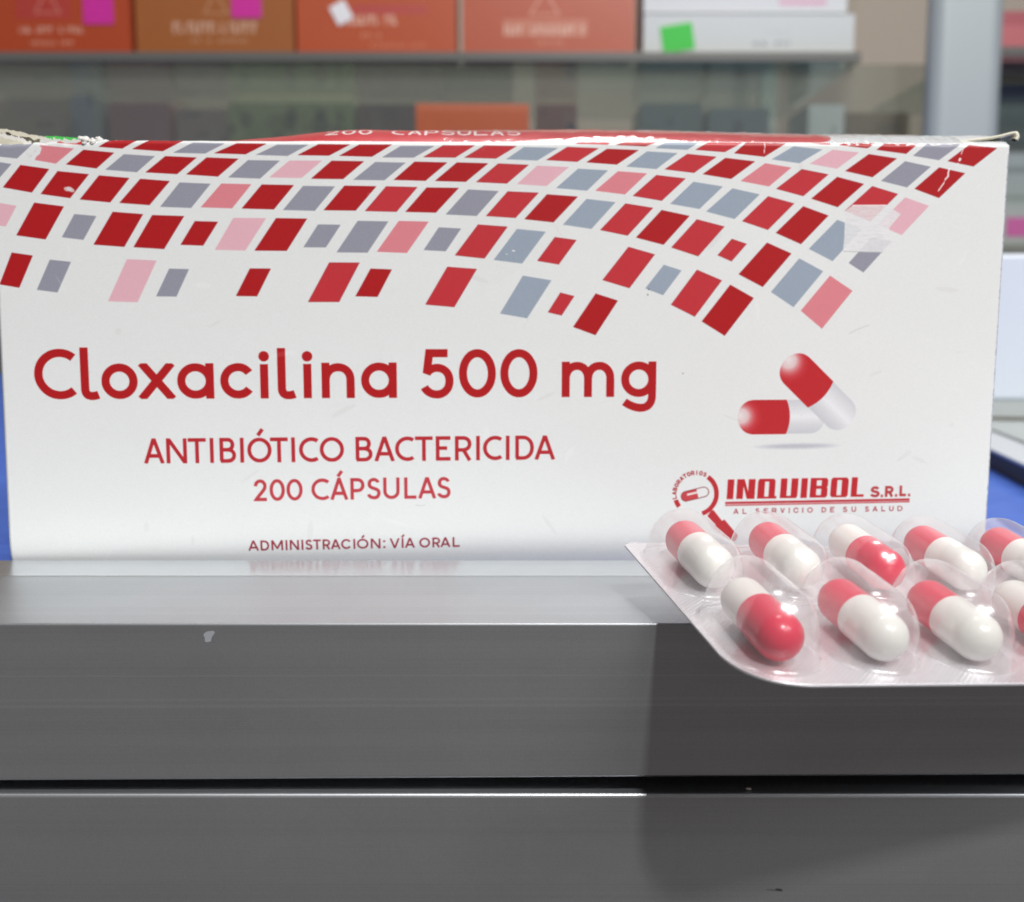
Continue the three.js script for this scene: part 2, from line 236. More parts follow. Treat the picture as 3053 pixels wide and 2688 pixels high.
// monoline letters: each is drawn by strokes inside the box x0..x1, y0..y1 (mm, y up)
function letter(g, ch, x0, y0, x1, y1, w) {
  const W = x1 - x0, H = y1 - y0, h = w / 2;
  const X = (u) => PX(x0 + h + u * (W - w)), Y = (v) => PY(y0 + h + v * (H - w));
  const M = (u, v) => g.moveTo(X(u), Y(v)), L = (u, v) => g.lineTo(X(u), Y(v));
  const B = (a, b, c, d, e, f) => g.bezierCurveTo(X(a), Y(b), X(c), Y(d), X(e), Y(f));
  const top = (u) => [X(u), PY(y1)], bot = (u) => [X(u), PY(y0)];
  const Mt = (u) => g.moveTo(...top(u)), Lt = (u) => g.lineTo(...top(u)), Lb = (u) => g.lineTo(...bot(u)), Mb = (u) => g.moveTo(...bot(u));
  const oval = (cx, cy, rx, ry) => { g.moveTo(PX(cx + rx), PY(cy)); g.ellipse(PX(cx), PY(cy), rx * PK, ry * PK, 0, 0, Math.PI * 2); };
  const accent = { 'Á': 'A', 'Ó': 'O', 'Í': 'I' }[ch];
  g.lineWidth = w * PK; g.lineCap = 'butt'; g.lineJoin = 'miter'; g.miterLimit = 3;
  const cut = 'xANMVÁ'.includes(ch);
  if (cut) { g.save(); g.beginPath(); g.rect(PX(x0 - 3), PY(y1 + (accent ? 3 : 0)), PX(6 + W) - PX(0), (H + (accent ? 3 : 0)) * PK); g.clip(); }
  g.beginPath();
  if (accent) { const cx = (x0 + x1) / 2; g.moveTo(PX(cx - w * 0.35), PY(y1 + H * 0.09)); g.lineTo(PX(cx + w * 0.9), PY(y1 + H * 0.34)); }
  switch (accent ?? ch) {
    case 'o': case 'O': case '0': oval((x0 + x1) / 2, (y0 + y1) / 2, (W - w) / 2, (H - w) / 2); break;
    case 'C': case 'c': {
      const R = H / 2, a = Math.acos(Math.max(-0.2, Math.min(0.95, (W - R) / R))) * 1.04;
      g.ellipse(PX(x0 + R), PY(y0 + R), (R - h) * PK, (R - h) * PK, 0, a, Math.PI * 2 - a); break;
    }
    case 'l': g.moveTo(PX(x0 + h), PY(y1)); g.lineTo(PX(x0 + h), PY(y0 + H * 0.2)); g.bezierCurveTo(PX(x0 + h), PY(y0 + h * 0.6), PX(x0 + W * 0.55), PY(y0 + h * 0.5), PX(x1 - h * 0.45), PY(y0 + H * 0.085)); break;
    case 'i': { const c = (x0 + x1) / 2; g.moveTo(PX(c), PY(y0)); g.lineTo(PX(c), PY(y0 + 7.1)); g.stroke(); g.beginPath(); g.fillStyle = g.strokeStyle; g.arc(PX(c), PY(y1 - 1.08), 1.08 * PK, 0, 7); g.fill(); return; }
    case 'x': for (const d of [1, -1]) { const a = d > 0 ? [0.02, -0.16, 0.96, 1.16] : [0.04, 1.16, 0.98, -0.16]; M(a[0] - 0.07, a[1]); L(a[2] + 0.07, a[3]); } break;
    case 'a': oval((x0 + x1) / 2, (y0 + y1) / 2, (W - w) / 2, (H - w) / 2); Mt(1); Lb(1); break;
    case 'n': Mt(0); Lb(0); g.moveTo(X(0), PY(y0 + H * 0.5)); B(0, 1.14, 1, 1.14, 1, 0.52); Lb(1); break;
    case 'm': Mt(0); Lb(0); g.moveTo(X(0), PY(y0 + H * 0.5)); B(0, 1.16, 0.5, 1.16, 0.5, 0.52); Lb(0.5); g.moveTo(X(0.5), PY(y0 + H * 0.5)); B(0.5, 1.16, 1, 1.16, 1, 0.52); Lb(1); break;
    case 'g': {
      const b = y0 + H * 0.27, r = (y1 - b) / 2;
      oval((x0 + x1) / 2, b + r, (W - w) / 2, r - h);
      g.moveTo(PX(x1 - h), PY(y1)); g.lineTo(PX(x1 - h), PY(y0 + H * 0.3)); g.bezierCurveTo(PX(x1 - h), PY(y0 - H * 0.05), PX(x0 + W * 0.4), PY(y0 + h * 0.1), PX(x0 + W * 0.1), PY(y0 + H * 0.17)); break;
    }
    case '5': M(0.93, 1); L(0.2, 1); L(0.1, 0.5); B(0.35, 0.74, 1, 0.66, 1, 0.32); B(1, -0.08, 0.25, -0.12, 0, 0.16); break;
    case '2': M(0.04, 0.72); B(0.06, 1.1, 0.95, 1.08, 0.93, 0.7); B(0.92, 0.5, 0.4, 0.28, 0.08, 0); L(1.08, 0); break;
    case 'A': Mb(0); Lt(0.5); Lb(1); g.moveTo(X(0.2), Y(0.27)); g.lineTo(X(0.8), Y(0.27)); g.lineJoin = 'bevel'; break;
    case 'N': Mb(0); Lt(0); Lb(1); Lt(1); g.lineJoin = 'bevel'; break;
    case 'M': Mb(0); Lt(0); g.lineTo(X(0.5), Y(0.12)); Lt(1); Lb(1); g.lineJoin = 'bevel'; break;
    case 'T': g.moveTo(PX(x0), Y(1)); g.lineTo(PX(x1), Y(1)); M(0.5, 1); Lb(0.5); break;
    case 'I': g.moveTo(PX((x0 + x1) / 2), PY(y0)); g.lineTo(PX((x0 + x1) / 2), PY(y1)); break;
    case 'B': M(0, 0); L(0, 1); L(0.5, 1); B(1.02, 1, 1.02, 0.53, 0.5, 0.53); L(0, 0.53); M(0.5, 0.53); B(1.18, 0.53, 1.18, 0, 0.5, 0); L(-0.08, 0); break;
    case 'P': Mb(0); L(0, 1); L(0.5, 1); B(1.2, 1, 1.2, 0.4, 0.5, 0.4); L(0, 0.4); break;
    case 'R': Mb(0); L(0, 1); L(0.5, 1); B(1.16, 1, 1.16, 0.42, 0.5, 0.42); L(0, 0.42); M(0.52, 0.42); Lb(1); break;
    case 'D': M(0, 0); L(0, 1); L(0.38, 1); B(1.2, 1, 1.2, 0, 0.38, 0); L(-0.08, 0); break;
    case 'E': g.moveTo(PX(x1), Y(1)); L(0, 1); L(0, 0); g.lineTo(PX(x1), Y(0)); M(0, 0.52); L(0.86, 0.52); break;
    case 'L': Mt(0); L(0, 0); g.lineTo(PX(x1), Y(0)); break;
    case 'U': Mt(0); L(0, 0.36); B(0, -0.12, 1, -0.12, 1, 0.36); Lt(1); break;
    case 'V': Mt(0); Lb(0.5); Lt(1); g.lineJoin = 'bevel'; break;
    case 'S': M(0.94, 0.84); B(0.8, 1.06, 0.08, 1.08, 0.08, 0.74); B(0.1, 0.42, 1, 0.6, 1, 0.26); B(1, -0.1, 0.15, -0.06, 0, 0.18); break;
    case ':': for (const f of [0.12, 0.72]) { g.moveTo(PX(x0), PY(y0 + H * f)); g.lineTo(PX(x1), PY(y0 + H * f)); } break;
    case '.': g.moveTo(PX(x0), PY(y0 + h * 0.8)); g.lineTo(PX(x1), PY(y0 + h * 0.8)); break;
  }
  g.stroke();
  if (cut) g.restore();
}
const writeLine = (g, line, w, ink) => { g.strokeStyle = ink; for (const [ch, a, b, c, d] of line) letter(g, ch, a, b, c, d, w); };
// heavy slanted letters of the maker's mark: outlines in a unit box
const HEAVY = {
  I: [[[0, 0], [0, 1], [1, 1], [1, 0]]],
  N: [[[0, 0], [0, 1], [0.4, 1], [0.63, 0.36], [0.63, 1], [1, 1], [1, 0], [0.58, 0], [0.36, 0.66], [0.36, 0]]],
  Q: [[[0, 0], [0, 0.88], [0.08, 1], [0.82, 1], [0.9, 0.9], [0.9, 0.12], [1, 0.12], [1, 0]], [[0.36, 0.1], [0.36, 0.86], [0.58, 0.86], [0.58, 0.1]]],
  U: [[[0, 0], [0, 1], [0.37, 1], [0.37, 0.12], [0.61, 0.12], [0.61, 1], [1, 1], [1, 0.1], [0.92, 0]]],
  B: [[[0, 0], [0, 1], [0.9, 1], [1, 0.9], [1, 0.58], [0.94, 0.52], [1, 0.46], [1, 0.1], [0.9, 0]], [[0.36, 0.6], [0.36, 0.88], [0.64, 0.88], [0.64, 0.6]], [[0.36, 0.12], [0.36, 0.45], [0.64, 0.45], [0.64, 0.12]]],
  O: [[[0, 0.1], [0, 0.9], [0.1, 1], [0.9, 1], [1, 0.9], [1, 0.1], [0.9, 0], [0.1, 0]], [[0.36, 0.1], [0.36, 0.88], [0.62, 0.88], [0.62, 0.1]]],
  L: [[[0, 0], [0, 1], [0.46, 1], [0.46, 0.12], [1, 0.12], [1, 0]]],
};
function capsulePicture(g, cx0, cy0, cx1, cy1, split, hw) {
  // printed picture of a capsule from its red tip to its grey tip
  const dx = cx1 - cx0, dy = cy1 - cy0, l = Math.hypot(dx, dy), a = Math.atan2(-dy, dx), k = PK;
  g.save(); g.translate(PX(cx0), PY(cy0)); g.rotate(a);
  const L = l * k, S = split * k, R = hw * k;
  let gr = g.createLinearGradient(0, -R, 0, R);
  gr.addColorStop(0, '#cfd0d6'); gr.addColorStop(0.22, '#dcdde1'); gr.addColorStop(0.5, '#ecedf0'); gr.addColorStop(0.72, '#d9dade'); gr.addColorStop(1, '#cacbd2');
  g.fillStyle = gr; g.beginPath(); g.moveTo(S, -R * 0.97); g.lineTo(L - R * 0.9, -R * 0.97); g.bezierCurveTo(L + R * 0.28, -R * 0.97, L + R * 0.28, R * 0.97, L - R * 0.9, R * 0.97); g.lineTo(S, R * 0.97); g.closePath(); g.fill();
  g.fillStyle = '#c0282e'; g.beginPath(); g.moveTo(S, -R); g.lineTo(R * 0.95, -R); g.bezierCurveTo(-R * 0.3, -R, -R * 0.3, R, R * 0.95, R); g.lineTo(S, R); g.quadraticCurveTo(S + R * 0.42, 0, S, -R); g.closePath(); g.save(); g.clip(); g.fill();
  gr = g.createRadialGradient(R * 0.12, -R * 0.12, 0, R * 0.3, 0, R * 1.15); gr.addColorStop(0, 'rgba(234,228,228,1)'); gr.addColorStop(0.35, 'rgba(230,215,216,0.9)'); gr.addColorStop(0.7, 'rgba(214,90,98,0.55)'); gr.addColorStop(1, 'rgba(200,50,56,0)');
  g.fillStyle = gr; g.fillRect(-R, -R * 1.1, R * 3.2, R * 2.2); g.restore(); g.restore();
}
const LEFT = (v) => -105.2 + 0.75 * v / 85.6, RIGHT = (v) => 103.0 + 0.9 * v / 85.6;
function cartonPrint() {
  const c = canvas(2048, 908), g = c.getContext('2d');
  g.fillStyle = '#e7e9e9'; g.fillRect(0, 0, c.width, c.height);
  g.lineJoin = 'round';
  for (const [ink, ...p] of TILES) {
    g.fillStyle = INK[ink];
    g.beginPath();
    for (let k = 0; k < 8; k += 2) g[k ? 'lineTo' : 'moveTo'](PX(p[k]), PY(p[k + 1]));
    g.closePath(); g.fill();
    if (ink === 'r' || ink === 'q') { g.strokeStyle = 'rgba(120,10,20,0.35)'; g.lineWidth = 1.2; g.stroke(); }
  }
  // patch where tape has pulled the print off
  const P = [69.44,72.24,70.86,73.30,78.24,73.41,81.25,71.58,78.87,68.73,80.38,65.88,77.71,63.66,69.26,63.86,69.44,66.92];
  g.save(); g.beginPath(); for (let k = 0; k < P.length; k += 2) g[k ? 'lineTo' : 'moveTo'](PX(P[k]), PY(P[k + 1])); g.closePath(); g.clip();
  g.fillStyle = 'rgba(230,230,233,0.86)'; g.fillRect(0, 0, 2048, 908);
  for (let k = 0; k < 900; k++) { g.fillStyle = rnd() > 0.5 ? 'rgba(255,255,255,0.18)' : 'rgba(205,200,206,0.16)'; g.fillRect(PX(69 + rnd() * 12), PY(74 - rnd() * 11), 3 + rnd() * 16, 1); }
  g.restore();
  g.strokeStyle = 'rgba(120,120,124,0.45)'; g.lineWidth = 1.2; g.beginPath(); g.moveTo(PX(69.3), PY(63.9)); g.lineTo(PX(77.7), PY(63.7)); g.stroke();
  g.strokeStyle = 'rgba(252,250,250,0.95)'; g.lineWidth = 2; g.beginPath(); g.moveTo(PX(70.9), PY(73.35)); g.lineTo(PX(78.2), PY(73.42)); g.stroke();
  // words
  writeLine(g, TITLE, 1.66, '#b3171c'); writeLine(g, LINE2, 0.76, '#b92630'); writeLine(g, LINE3, 0.68, '#c03a44'); writeLine(g, LINE4, 0.36, '#93182e');
  // maker's mark
  g.fillStyle = '#c0262e';
  for (const [ch, x0, y0, x1, y1] of BRAND) {
    const sl = 0.18, w = x1 - x0 - sl;
    g.beginPath();
    for (const ring of HEAVY[ch]) { ring.forEach(([u, v], i) => g[i ? 'lineTo' : 'moveTo'](PX(x0 + u * w + v * sl), PY(y0 + v * (y1 - y0)))); g.closePath(); }
    g.fill('evenodd');
  }
  writeLine(g, SRL, 0.56, '#b83a40');
  for (let k = 0; k < 2; k++) { g.fillStyle = '#be2c36'; g.beginPath(); for (let i = 0; i < 8; i += 2) { const q = k * 8 + i; g[i ? 'lineTo' : 'moveTo'](PX(BARS[q]), PY(BARS[q + 1])); } g.closePath(); g.fill(); }
  writeLine(g, SLOGAN, 0.2, '#a8303e');
  // magnifying glass with a capsule in it and the arched word round it
  const MX = 39.25, MY = 12.75, R = 4.45;
  g.strokeStyle = '#bd2a32'; g.lineWidth = 0.98 * PK;
  g.beginPath(); g.arc(PX(MX), PY(MY), R * PK, -0.97, 1.24); g.stroke();
  g.beginPath(); g.arc(PX(MX), PY(MY), R * PK, 2.5, 2.86); g.stroke();
  g.fillStyle = '#bd2a32'; g.beginPath(); for (let i = 0; i < HANDLE.length; i += 2) g[i ? 'lineTo' : 'moveTo'](PX(HANDLE[i]), PY(HANDLE[i + 1])); g.closePath(); g.fill();
  [...'LABORATORIOS'].forEach((ch, i) => {
    const a = Math.PI * (1.045 - i * 0.0615) , r = 4.62;
    g.save(); g.translate(PX(MX + r * Math.cos(a)), PY(MY + r * Math.sin(a))); g.rotate(Math.PI / 2 - a); g.translate(-PX(0), -PY(0));
    g.strokeStyle = '#a8242e'; letter(g, ch, ch === 'I' ? -0.11 : -0.38, -0.46, ch === 'I' ? 0.11 : 0.38, 0.46, 0.21); g.restore();
  });
  g.save(); g.translate(PX(39.05), PY(12.75)); g.rotate(-0.24);
  const pr = 1.05 * PK, pl = 3.0 * PK;
  g.beginPath(); g.moveTo(-pl + pr, -pr); g.lineTo(pl - pr, -pr); g.arc(pl - pr, 0, pr, -Math.PI / 2, Math.PI / 2); g.lineTo(-pl + pr, pr); g.arc(-pl + pr, 0, pr, Math.PI / 2, Math.PI * 1.5); g.closePath();
  g.lineWidth = 1.6; g.strokeStyle = '#8a3038'; g.save(); g.clip(); g.fillStyle = '#c9464d'; g.fillRect(-pl, -pr, pl + 0.55 * PK, 2 * pr); g.fillStyle = '#f0e6e4'; g.fillRect(-pl * 0.55, -pr * 0.45, pl * 0.75, pr * 0.4); g.restore(); g.stroke(); g.restore();
  // printed capsules and the printed shadow under them
  g.save(); g.filter = 'none';
  for (let k = 0; k < 14; k++) { g.fillStyle = 'rgba(150,150,162,0.05)'; g.beginPath(); g.ellipse(PX(60.8), PY(22.95), (9.6 - k * 0.42) * PK, (0.78 - k * 0.05) * PK, -0.012, 0, 7); g.fill(); }
  g.restore();
  capsulePicture(g, 47.9, 29.15, 66.7, 29.25, 10.4, 3.68);
  capsulePicture(g, 57.75, 41.4, 72.1, 27.6, 10.75, 3.85);
  // cracks in the print at the upper right corner, small scuffs
  g.strokeStyle = 'rgba(250,246,246,0.95)'; g.lineCap = 'round';
  const crack = (p, w) => { g.lineWidth = w; g.beginPath(); p.forEach(([u, v], i) => g[i ? 'lineTo' : 'moveTo'](PX(u), PY(v))); g.stroke(); };
  crack([[91.1, 80.9], [90.9, 80.0], [90.95, 79.4], [90.4, 78.8]], 3.2); crack([[90.4, 78.8], [90.1, 78.1]], 1.4); crack([[90.1, 78.0], [89.4, 77.0], [89.0, 76.4]], 2.6);
  crack([[93.3, 82.9], [93.2, 82.7]], 5); crack([[93.8, 84.8], [93.5, 83.9]], 1.8); crack([[92.9, 82.1], [92.85, 81.8]], 2.2);
  crack([[52.1, 85.9], [52.2, 84.9]], 2); crack([[52.1, 84.6], [52.1, 83.9]], 2); crack([[0.1, 63.9], [0.5, 63.8]], 2.6); crack([[-1.2, 63.2], [-1.0, 63.1]], 1.6);
  g.strokeStyle = '#e7e9e9'; crack([[-97.4, 81.6], [-96.9, 81.9], [-96.3, 81.8], [-95.9, 82.6], [-95.2, 83.1], [-94.9, 83.9]], 9); crack([[-93.4, 80.6], [-92.6, 80.7]], 5);
  for (let k = 0; k < 30; k++) { const u = k < 14 ? 68 + rnd() * 34 : -104 + rnd() * 34; crack([[u, 86 - rnd() * 0.35], [u + 0.3 + rnd() * 0.9, 86 - rnd() * 0.45]], 1.5 + rnd() * 2.4); }
  g.strokeStyle = 'rgba(90,86,92,0.22)'; crack([[71.2, 46.8], [73.2, 47.8], [75.4, 48.6]], 1.3); crack([[-20.4, 10.9], [-19.2, 10.7], [-18.4, 10.85]], 1.4);
  g.fillStyle = 'rgba(60,60,66,0.7)'; for (const [u, v, r] of [[28.5, 56.0, 1.6], [28.3, 54.9, 1.6], [36, 38.5, 1.2]]) { g.beginPath(); g.arc(PX(u), PY(v), r, 0, 7); g.fill(); }
  g.fillStyle = 'rgba(226,224,224,0.8)'; for (const [u, v] of [[-89.3, 76.0], [-88.9, 75.7], [-89.8, 75.9]]) { g.beginPath(); g.ellipse(PX(u), PY(v), 6, 4, 0.3, 0, 7); g.fill(); }
  for (let k = 0; k < 60; k++) { g.fillStyle = rnd() > 0.4 ? 'rgba(120,116,112,0.05)' : 'rgba(255,255,255,0.12)'; g.beginPath(); g.ellipse(rnd() * 2048, rnd() * 908, 2 + rnd() * 26, 1 + rnd() * 5, rnd() * 3, 0, 7); g.fill(); }
  g.lineCap = 'butt';
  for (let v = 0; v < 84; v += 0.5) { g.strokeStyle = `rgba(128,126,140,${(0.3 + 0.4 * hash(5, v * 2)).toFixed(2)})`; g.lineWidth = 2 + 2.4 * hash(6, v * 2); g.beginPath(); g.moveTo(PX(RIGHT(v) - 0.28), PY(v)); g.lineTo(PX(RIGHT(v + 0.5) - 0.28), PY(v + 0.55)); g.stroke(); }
  grain(c, 9);
  return canvasMap(c);
}

// ------------------------------------------------------------------ the carton
const YAW = 2.6 * Math.PI / 180;
const box = thing('medicine_carton', 'large white medicine carton with slanted red and grey squares standing on the counter', 'carton', [0, 0, -0.0062]);
box.rotation.y = YAW;
const smooth = (a, b, x) => { const t = Math.min(1, Math.max(0, (x - a) / (b - a))); return t * t * (3 - 2 * t); };
const TOPV = (u) => (u < -80 ? 84.6 + (u + 105) * 0.041 + 0.28 * noise(u * 1.3, 3) : 85.6 + 0.4 * smooth(-10, 30, u) + (u > 66 ? 0.12 * noise(u * 1.7, 5) : 0.03 * noise(u, 2)));
const DEPTH = 72;
function frontZ(u, v) {
  const low = Math.max(0, 5.2 - v), edge = Math.min(u - LEFT(v), RIGHT(v) - u);
  let z = -0.024 * Math.min(low, 9) ** 2 + 0.12 * fbm(u / 38, v / 30) + 0.25 * Math.sin((u + 105) / 208 * Math.PI) * Math.sin(Math.min(1, v / 86) * Math.PI);
  if (edge < 0.7) z -= 0.55 * (1 - edge / 0.7) ** 2;
  const t = TOPV(u) - v;
  if (t < 0.6) z -= 0.4 * (1 - t / 0.6) ** 2;
  return z;
}
const cardBump = field(512, 512, (x, y) => 0.5 + 0.25 * noise(x / 9, y / 9) + 0.2 * (hash(x, y) - 0.5));
cardBump.repeat.set(8, 3.5);
const printMat = new THREE.MeshPhysicalMaterial({ map: cartonPrint(), roughness: 0.42, bumpMap: cardBump, bumpScale: 0.000006, side: THREE.DoubleSide });
const ease = (t, k) => { const s = [0, 0.25, 0.6, 1, 1.6]; return t; };
const columns = []; for (let i = 0; i <= 208; i++) columns.push(i / 208);
const rows = [0, 0.015, 0.03, 0.045, 0.06, 0.075, 0.09, 0.105, 0.12, 0.135, 0.15]; for (let k = 1; k <= 40; k++) rows.push(0.15 + 0.83 * k / 40); rows.push(0.985, 0.99, 0.993, 0.996, 0.998, 1);
part('front_panel', sheet(columns.length + 11, rows.length - 1, (i, j) => {
  const n = columns.length + 11, ii = Math.round(i * n), v0 = -9, r = rows[Math.round(j * (rows.length - 1))];
  const f = ii <= 6 ? ii * 0.0006 : ii >= n - 6 ? 1 - (n - ii) * 0.0006 : 0.0036 + (ii - 6) / (n - 12) * 0.9928;
  const vt = 85, u0 = LEFT(vt) + f * (RIGHT(vt) - LEFT(vt)), v = v0 + r * (TOPV(u0) - v0), u = LEFT(v) + f * (RIGHT(v) - LEFT(v));
  return [u * mm, v * mm, frontZ(u, v) * mm, PX(u) / 2048, 1 - PY(v) / 908];
}), printMat, box);
const card = new THREE.MeshStandardMaterial({ color: 0xdfe0df, roughness: 0.6, bumpMap: cardBump, bumpScale: 0.00001, side: THREE.DoubleSide });
part('back_panel', new THREE.BoxGeometry(0.207, 0.0945, 0.0004).translate(-0.0007, 0.0383, -DEPTH * mm), card, box);
for (const s of [-1, 1]) part('side_panel', sheet(12, 20, (i, j) => {
  const v = -9 + j * (85.4 + 9), x = s < 0 ? LEFT(v) : RIGHT(v), d = -0.55 - i * (DEPTH - 0.7);
  return [(x + s * (-0.02 - 0.5 * Math.sin(Math.PI * i))) * mm, v * mm, (d - (i === 0 ? 0.024 * Math.min(9, Math.max(0, 5.2 - v)) ** 2 : 0)) * mm, i, j];
}), card, box);
part('bottom_panel', new THREE.BoxGeometry(0.206, 0.0004, 0.066).translate(-0.0008, -0.0087, -0.037), card, box);
// lid: a puffed-up flap, red printed field with white lettering, paper white beside it
const lidH = (u, t) => {
  const a = 5.3 * smooth(-73, -30, u) * (1 - 0.2 * smooth(10, 70, u)) ;
  return (a * (1 - Math.exp(-t / 7)) * (1 - (t / DEPTH) ** 2.5)) + 0.16 * fbm(u / 11, t / 6) * smooth(0, 3, t);
};
function lidPrint() {
  const c = canvas(2048, 710), g = c.getContext('2d'), k = 2048 / 208, X = (u) => (u + 104) * k, Z = (t) => t * k;
  g.fillStyle = '#dddfe1'; g.fillRect(0, 0, 2048, 710);
  g.fillStyle = '#c9383f'; g.beginPath(); g.roundRect(X(-84), Z(0.35), 151 * k, 66 * k, 3.2 * k); g.fill();
  g.strokeStyle = '#f1e9e8';
  g.save(); g.translate(0, 0);
  const word = '200 CAPSULAS';
  [...word].forEach((ch, i) => {
    if (ch === ' ') return;
    g.save(); g.translate(X(-38.5 + i * 3.42), Z(3.4)); g.translate(0, 0); const q = k / PK; g.scale(q, -q); g.translate(-PX(0), -PY(0));
    letter(g, ch, 0, 0, 2.9, 4.6, 0.6); g.restore();
  });
  g.restore();
  for (let i = 0; i < 40; i++) { g.strokeStyle = 'rgba(255,250,250,0.6)'; g.lineWidth = 1 + rnd() * 2; const u = -70 + rnd() * 170; g.beginPath(); g.moveTo(X(u), Z(0.1)); g.lineTo(X(u + 2 + rnd() * 6), Z(0.1 + rnd() * 0.3)); g.stroke(); }
  grain(c, 10);
  return canvasMap(c);
}
part('lid_panel', sheet(150, 44, (i, j) => {
  const u = -101 + i * 204.6, t = DEPTH * j ** 1.9;
  return [u * mm, (TOPV(u) - 0.05 + lidH(u, t)) * mm, (-0.45 - t) * mm, (u + 104) / 208, 1 - t * (2048 / 208) / 710];
}), new THREE.MeshPhysicalMaterial({ map: lidPrint(), roughness: 0.35, clearcoat: 0.7, clearcoatRoughness: 0.3, side: THREE.DoubleSide }), box);
// clear tape
const film = new THREE.MeshPhysicalMaterial({ color: 0xffffff, transmission: 1, thickness: 0, roughness: 0.1, ior: 1.3, specularIntensity: 0.4, side: THREE.DoubleSide });
const wrinkle = (u, t) => 0.2 * Math.max(0, fbm(u / 3.1 + 4, t / 1.9)) + 0.1 * Math.abs(fbm(u / 1.1, t / 0.9 + 8));
// it rolls over the front edge, stands off in a taut slope in one place, then lies wrinkled on the lid
const taut = (u) => 0.25 + 1.9 * smooth(9, 14, u) * smooth(36, 26, u) * (0.8 + 0.3 * noise(u * 0.8, 1)) + 0.6 * smooth(-16, -10, u) * smooth(0, -6, u) * (0.5 + 0.5 * noise(u, 6));
part('clear_tape', sheet(320, 70, (i, j) => {
  const u = -14 + i * 108, R = 0.45 + 0.06 * noise(u * 3, 3), l = Math.max(0.2, taut(u)), cz = -0.05 - R, cy = TOPV(u) - 0.2, A = 52 / 180 * Math.PI;
  const rough = 0.05 * noise(u * 1.7, j * 9) + 0.03 * noise(u * 5, j * 22);
  if (j < 0.25) { const a = j / 0.25 * A; return [u * mm, (cy + R * Math.sin(a)) * mm, (cz + R * Math.cos(a)) * mm, u, j]; }
  const y1 = cy + R * Math.sin(A), z1 = cz + R * Math.cos(A);
  if (j < 0.55) { const k = (j - 0.25) / 0.3 * l; return [u * mm, (y1 + k * Math.cos(A) + rough * Math.min(1, k)) * mm, (z1 - k * Math.sin(A)) * mm, u, j]; }
  const ye = y1 + l * Math.cos(A), ze = z1 - l * Math.sin(A), t = 27 * ((j - 0.55) / 0.45) ** 1.7, x = -ze - 0.45 + t;
  return [u * mm, (Math.max(TOPV(u) + lidH(u, Math.max(0, x)) + 0.06, ye - t * 0.3) + wrinkle(u, x) * smooth(0, 1.2, t)) * mm, (ze - t) * mm, u, j];
}), new THREE.MeshPhysicalMaterial({ color: 0xffffff, transmission: 1, thickness: 0, roughness: 0.14, ior: 1.5, side: THREE.DoubleSide }), box);
{
  const T = [-15.27,85.74,-13.22,77.85,-10.80,69.89,-8.36,61.86,-6.43,55.77,-3.39,56.94,-0.18,58.89,3.04,60.83,5.35,62.17,9.81,64.89,12.12,66.47,10.84,71.37,9.22,76.23,7.95,81.41,6.70,85.88];
  const s = new THREE.Shape();
  for (let k = 0; k < T.length; k += 2) {
    const u = T[k], v = Math.min(T[k + 1], 85.4);
    if (k >= 10 && k <= 20) s.lineTo((u - 0.4) * mm, (v + 0.35) * mm);       // the torn end is jagged
    s[k ? 'lineTo' : 'moveTo'](u * mm, v * mm);
  }
  const g = new THREE.ShapeGeometry(s);
  g.translate(0, 0, 0.0005);
  part('clear_tape', g, film, box);
}
// torn board along the left of the top edge
const board = new THREE.MeshStandardMaterial({ color: 0xd9d4c2, roughness: 0.85, side: THREE.DoubleSide });
const paper = new THREE.MeshStandardMaterial({ color: 0xe4e2de, roughness: 0.9, side: THREE.DoubleSide });
function ragged(u0, u1, lo, hi, depth, rough, n = 60) {
  const s = new THREE.Shape();
  for (let k = 0; k <= n; k++) { const u = u0 + (u1 - u0) * k / n; s[k ? 'lineTo' : 'moveTo'](u * mm, (lo(u) + rough * 0.5 * fbm(u * 2.3, 11)) * mm); }
  for (let k = n; k >= 0; k--) { const u = u0 + (u1 - u0) * k / n; s.lineTo(u * mm, (hi(u) + rough * fbm(u * 1.9, 4) + rough * 0.6 * noise(u * 6, 2)) * mm); }
  return new THREE.ExtrudeGeometry(s, { depth: depth * mm, bevelEnabled: false });
}
const ramp = (pairs) => (u) => { for (let k = 1; k < pairs.length; k++) if (u <= pairs[k][0]) { const [a, b] = pairs[k - 1], [c, d] = pairs[k]; return b + (d - b) * Math.max(0, (u - a) / (c - a)); } return pairs[pairs.length - 1][1]; };
const ridge = ramp([[-105, 88.3], [-102, 88.0], [-99.5, 87.5], [-97.4, 87.0], [-95.5, 86.7], [-84, 86.0], [-80.5, 85.6]]);
part('torn_edge', ragged(-104.5, -95.6, () => 83.6, (u) => ridge(u) - 0.45, 0.3, 0.1).translate(0, 0, -0.0042), new THREE.MeshStandardMaterial({ color: 0xaea896, roughness: 0.9 }), box);
part('torn_edge', ragged(-104.6, -93.9, (u) => ridge(u) - 0.75 + 0.25 * noise(u, 9), (u) => ridge(u), 0.5, 0.16).translate(0, 0, -0.0036), board, box);
part('torn_edge', ragged(-104.6, -97.2, (u) => ridge(u) - 2.4, (u) => ridge(u) - 0.95 - 0.12 * (u + 105) * 0.5, 0.4, 0.34).translate(0, 0, -0.0024), paper, box);
part('torn_edge', ragged(-104.4, -96.6, (u) => ridge(u) - 3.6, (u) => ridge(u) - 1.8 - 0.05 * (u + 105), 0.3, 0.3).translate(0, 0, -0.0012), board, box);
part('torn_edge', ragged(-94.8, -84.2, () => 84.6, (u) => 85.8 - (u + 95) * 0.02 + 0.25 * noise(u * 2.1, 8), 0.3, 0.45).translate(0, 0, -0.0006), paper, box);
